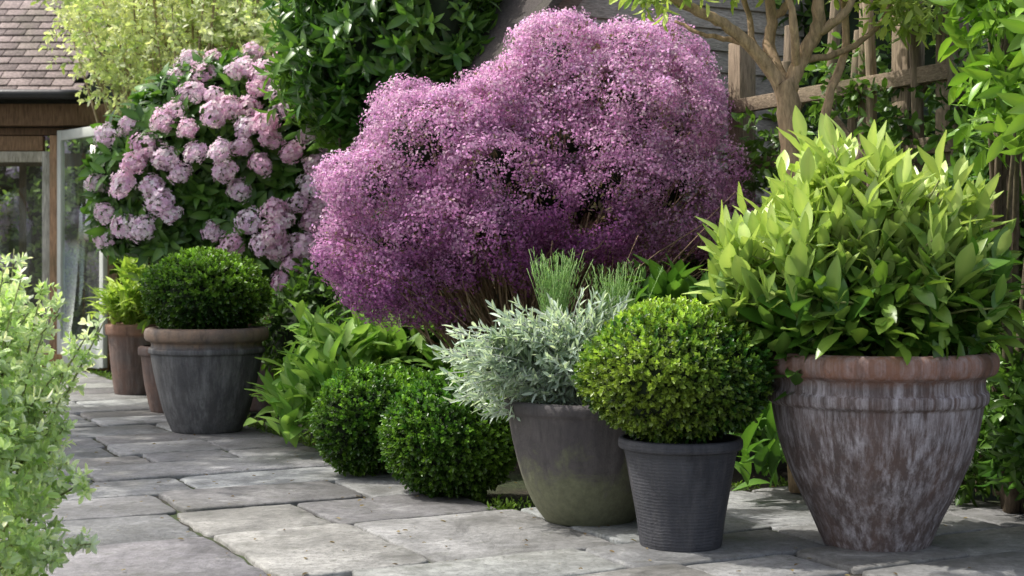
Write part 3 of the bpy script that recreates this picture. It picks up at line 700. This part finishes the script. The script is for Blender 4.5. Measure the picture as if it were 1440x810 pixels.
branch([(1088,105,0),(1062,70,.1),(1052,20,.15),(1035,-40,.15)],.018,.010)
mb.build('trunk_and_branches',M_bark,e,True)
mb=MB()
lob=[lobe(1000,-70,110,50,5.75,.35),lobe(1120,-100,150,70,5.75,.4),lobe(935,-15,40,18,5.6,.15),lobe(1230,-70,110,60,5.8,.35),lobe(1290,0,45,25,5.8,.25)]
k=800; p,nr=shell(lob,k,.4,1.05,.1,5,1.7,.3); d=norm(nr*.4+rdir(k)*.7-UP*.2)
mb.add(sprig(5,leaf6(.38,.05,.15),.6,(1.2,.4)),p,frames(d,UP+rdir(k)*.7),rng.uniform(.08,.13,k),cols(k,(0.18,0.29,0.05),(0.46,0.54,0.16)))
mb.build('leaves',M_leaf,e)
# unseen trees added outside the view to cast dappled shade on the patio
def tree(name,lobs,n,trunk,seed): mass(name,lobs,n,OW,.28,(0.05,0.11,0.015),(0.14,0.24,0.04),M_leaf,.3,1.05,0,3,trunk=trunk,seed=seed)
tree('added_shade_tree',[(np.array([-4.95,7.4,4.8]),np.array([1.3,1.25,.5])),(np.array([-5.3,9.3,4.6]),np.array([.9,1.0,.5]))],900,(-6.6,7.4,0),41)
tree('added_shade_tree',[(np.array([-1.45,3.95,4.6]),np.array([1.25,.5,.4]))],720,(-4.2,2.6,0),42)

# ---------------------------------------------------------------- garden room at far left
e=empty('garden_room_house'); D=13.2
def W(x,y,dd=0): return P(x,y,D+dd)
tl=MB()
eave=W(0,134)[2]; xr=W(128,0)[0]
slope=math.radians(38)
for r in range(13):
    for i in range(34):
        x=xr-.1-i*.2-(.1 if r%2 else 0); c=np.array([x,D-.25+r*.135*math.cos(slope),eave+.03+r*.135*math.sin(slope)])
        tl.box(c,(.192,.2,.016),np.array([0.25,0.20,0.185])*rng.uniform(.6,1.25),Rx(slope-.1+rng.normal(0,.015)))
tl.build('roof_tiles',M_tile,e,False,.002)
tb=MB()
brown=np.array([0.24,0.15,0.09])
gx0=-9.0
def bar(x0,x1,z0,z1,y0,y1,col): tb.box(((x0+x1)/2,(y0+y1)/2,(z0+z1)/2),(x1-x0,y1-y0,z1-z0),col)
Z=lambda y: W(0,y)[2]; X=lambda x: W(x,0)[0]
bar(gx0,X(172),Z(178),Z(148),D-.12,D+.02,brown*.8)
bar(gx0,X(172),Z(190),Z(180),D-.02,D+.1,brown*.5)
bar(gx0,X(60),Z(228),Z(213),D-.01,D+.07,(0.5,0.46,0.38))
bar(gx0,X(60),Z(212),Z(191),D+.0,D+.08,brown*1.1)
bar(X(72),X(86),0.02,Z(191),D-.05,D+.09,brown*1.6)
bar(X(60),X(71),0.02,Z(213),D-.02,D+.07,(0.46,0.44,0.38))
bar(gx0,X(160),-.02,Z(497),D-.15,D+.15,(0.42,0.24,0.12))
bar(gx0,X(59),Z(497),Z(455),D+.0,D+.06,(0.45,0.43,0.36))
bar(X(150),X(166),0.02,Z(191),D-.02,D+.1,brown*1.2)
for k in (-1.15,-2.3): bar(X(60)+k-.06,X(60)+k,Z(455),Z(213),D,D+.06,(0.46,0.44,0.38))
bar(gx0,X(172),Z(200),Z(178),D+3.0,D+3.1,brown)
for k in range(5): bar(X(60)-1.2*k-.06,X(60)-1.2*k,0,Z(200),D+3.0,D+3.08,brown)
bar(X(166),X(172),0,Z(190),D+.1,D+3.,brown)
tb.build('timber_frame',M_woodZ,e,False,.004)
r=MB(); t=T([(gx0,D-.1,eave+.0),(xr,D-.1,eave+.0),(xr,D+1.6,eave+1.33),(gx0,D+1.6,eave+1.33)],[(0,1,2,3)]); r.raw(t.v,t.l,t.t,t.c*.05)
t=T([(gx0,D+1.6,eave+1.33),(xr,D+1.6,eave+1.33),(xr,D+3.3,eave),(gx0,D+3.3,eave)],[(0,1,2,3)]); r.raw(t.v,t.l,t.t,t.c*.05)
t=T([(xr-.02,D-.1,eave),(xr-.02,D+1.6,eave+1.33),(xr-.02,D+3.3,eave)],[(0,1,2)]); r.raw(t.v,t.l,t.t,t.c*.1)
r.build('roof_structure',M_woodX,e)
g=MB(); g.tube([(gx0,D-.36,eave-.03),(X(100),D-.36,eave-.035),(xr+.05,D-.36,eave-.04)],.045,(0.03,0.03,0.03),12); g.build('gutter',simple_mat('gutter_black',(0.02,0.02,0.02),.4),e,True)
gl=MB(); gl.box(((gx0+X(60))/2,D+.03,(Z(455)+Z(228))/2),(X(60)-gx0,.006,Z(228)-Z(455)),(1,1,1))
h0=np.array([X(86),D-.06,0]); h1=P(148,0,12.5)*[1,1,0]; dv=norm(h1-h0); Ld=np.linalg.norm(h1-h0); RD=Rz(math.atan2(dv[1],dv[0]))
dl=MB(); pc_=(0.5,0.52,0.47); zt=Z(185)
for a_ in (.035,Ld-.035): dl.box(h0+dv*a_+UP*(zt/2+.02),(.07,.045,zt-.04),pc_,RD)
dl.box(h0+dv*Ld/2+UP*(zt-.05),(Ld-.141,.042,.09),pc_,RD); dl.box(h0+dv*Ld/2+UP*.15,(Ld-.141,.042,.24),pc_,RD)
dl.build('open_door_leaf',simple_mat('sage_paint',(0.55,0.57,0.52),.5,10,.1,.05),e,False,.004)
gl.box(h0+dv*Ld/2+UP*(zt/2+.08),(Ld-.13,.006,zt-.35),(1,1,1),RD)
gl.build('glazing',M_glass,e)

# ---------------------------------------------------------------- litter and weeds
mb=MB(); k=420
u_=rng.uniform(2.5,8,k); v_=rng.uniform(0.2,4.1,k); xy=u_[:,None]*ax+v_[:,None]*bx
p=np.concatenate([xy,np.full((k,1),.006)],1)
mb.add(leaf6(.5,.1,.1),p,frames(rdir(k)*[1,1,.1],UP+rdir(k)*.3),rng.uniform(.010,.026,k),cols(k,(0.12,0.08,0.04),(0.26,0.20,0.09)))
mb.build('fallen_leaves',M_leaf)
mb=MB(); k=900
v_=rng.normal(VE+.03,.03,k); u_=rng.uniform(UE,13,k); xy=u_[:,None]*ax+v_[:,None]*bx
k2=160; u2=rng.normal(UE+.03,.03,k2); v2=rng.uniform(VE,4.2,k2); xy2=u2[:,None]*ax+v2[:,None]*bx
xy=np.concatenate([xy,xy2]); k+=k2; p=np.concatenate([xy,np.full((k,1),-.02)],1)
mb.add(OW,p,frames(UP+rdir(k)*.7,rdir(k)),rng.uniform(.02,.05,k),cols(k,(0.05,0.1,0.015),(0.12,0.2,0.03)))
mb.build('edging_weeds',M_leaf)
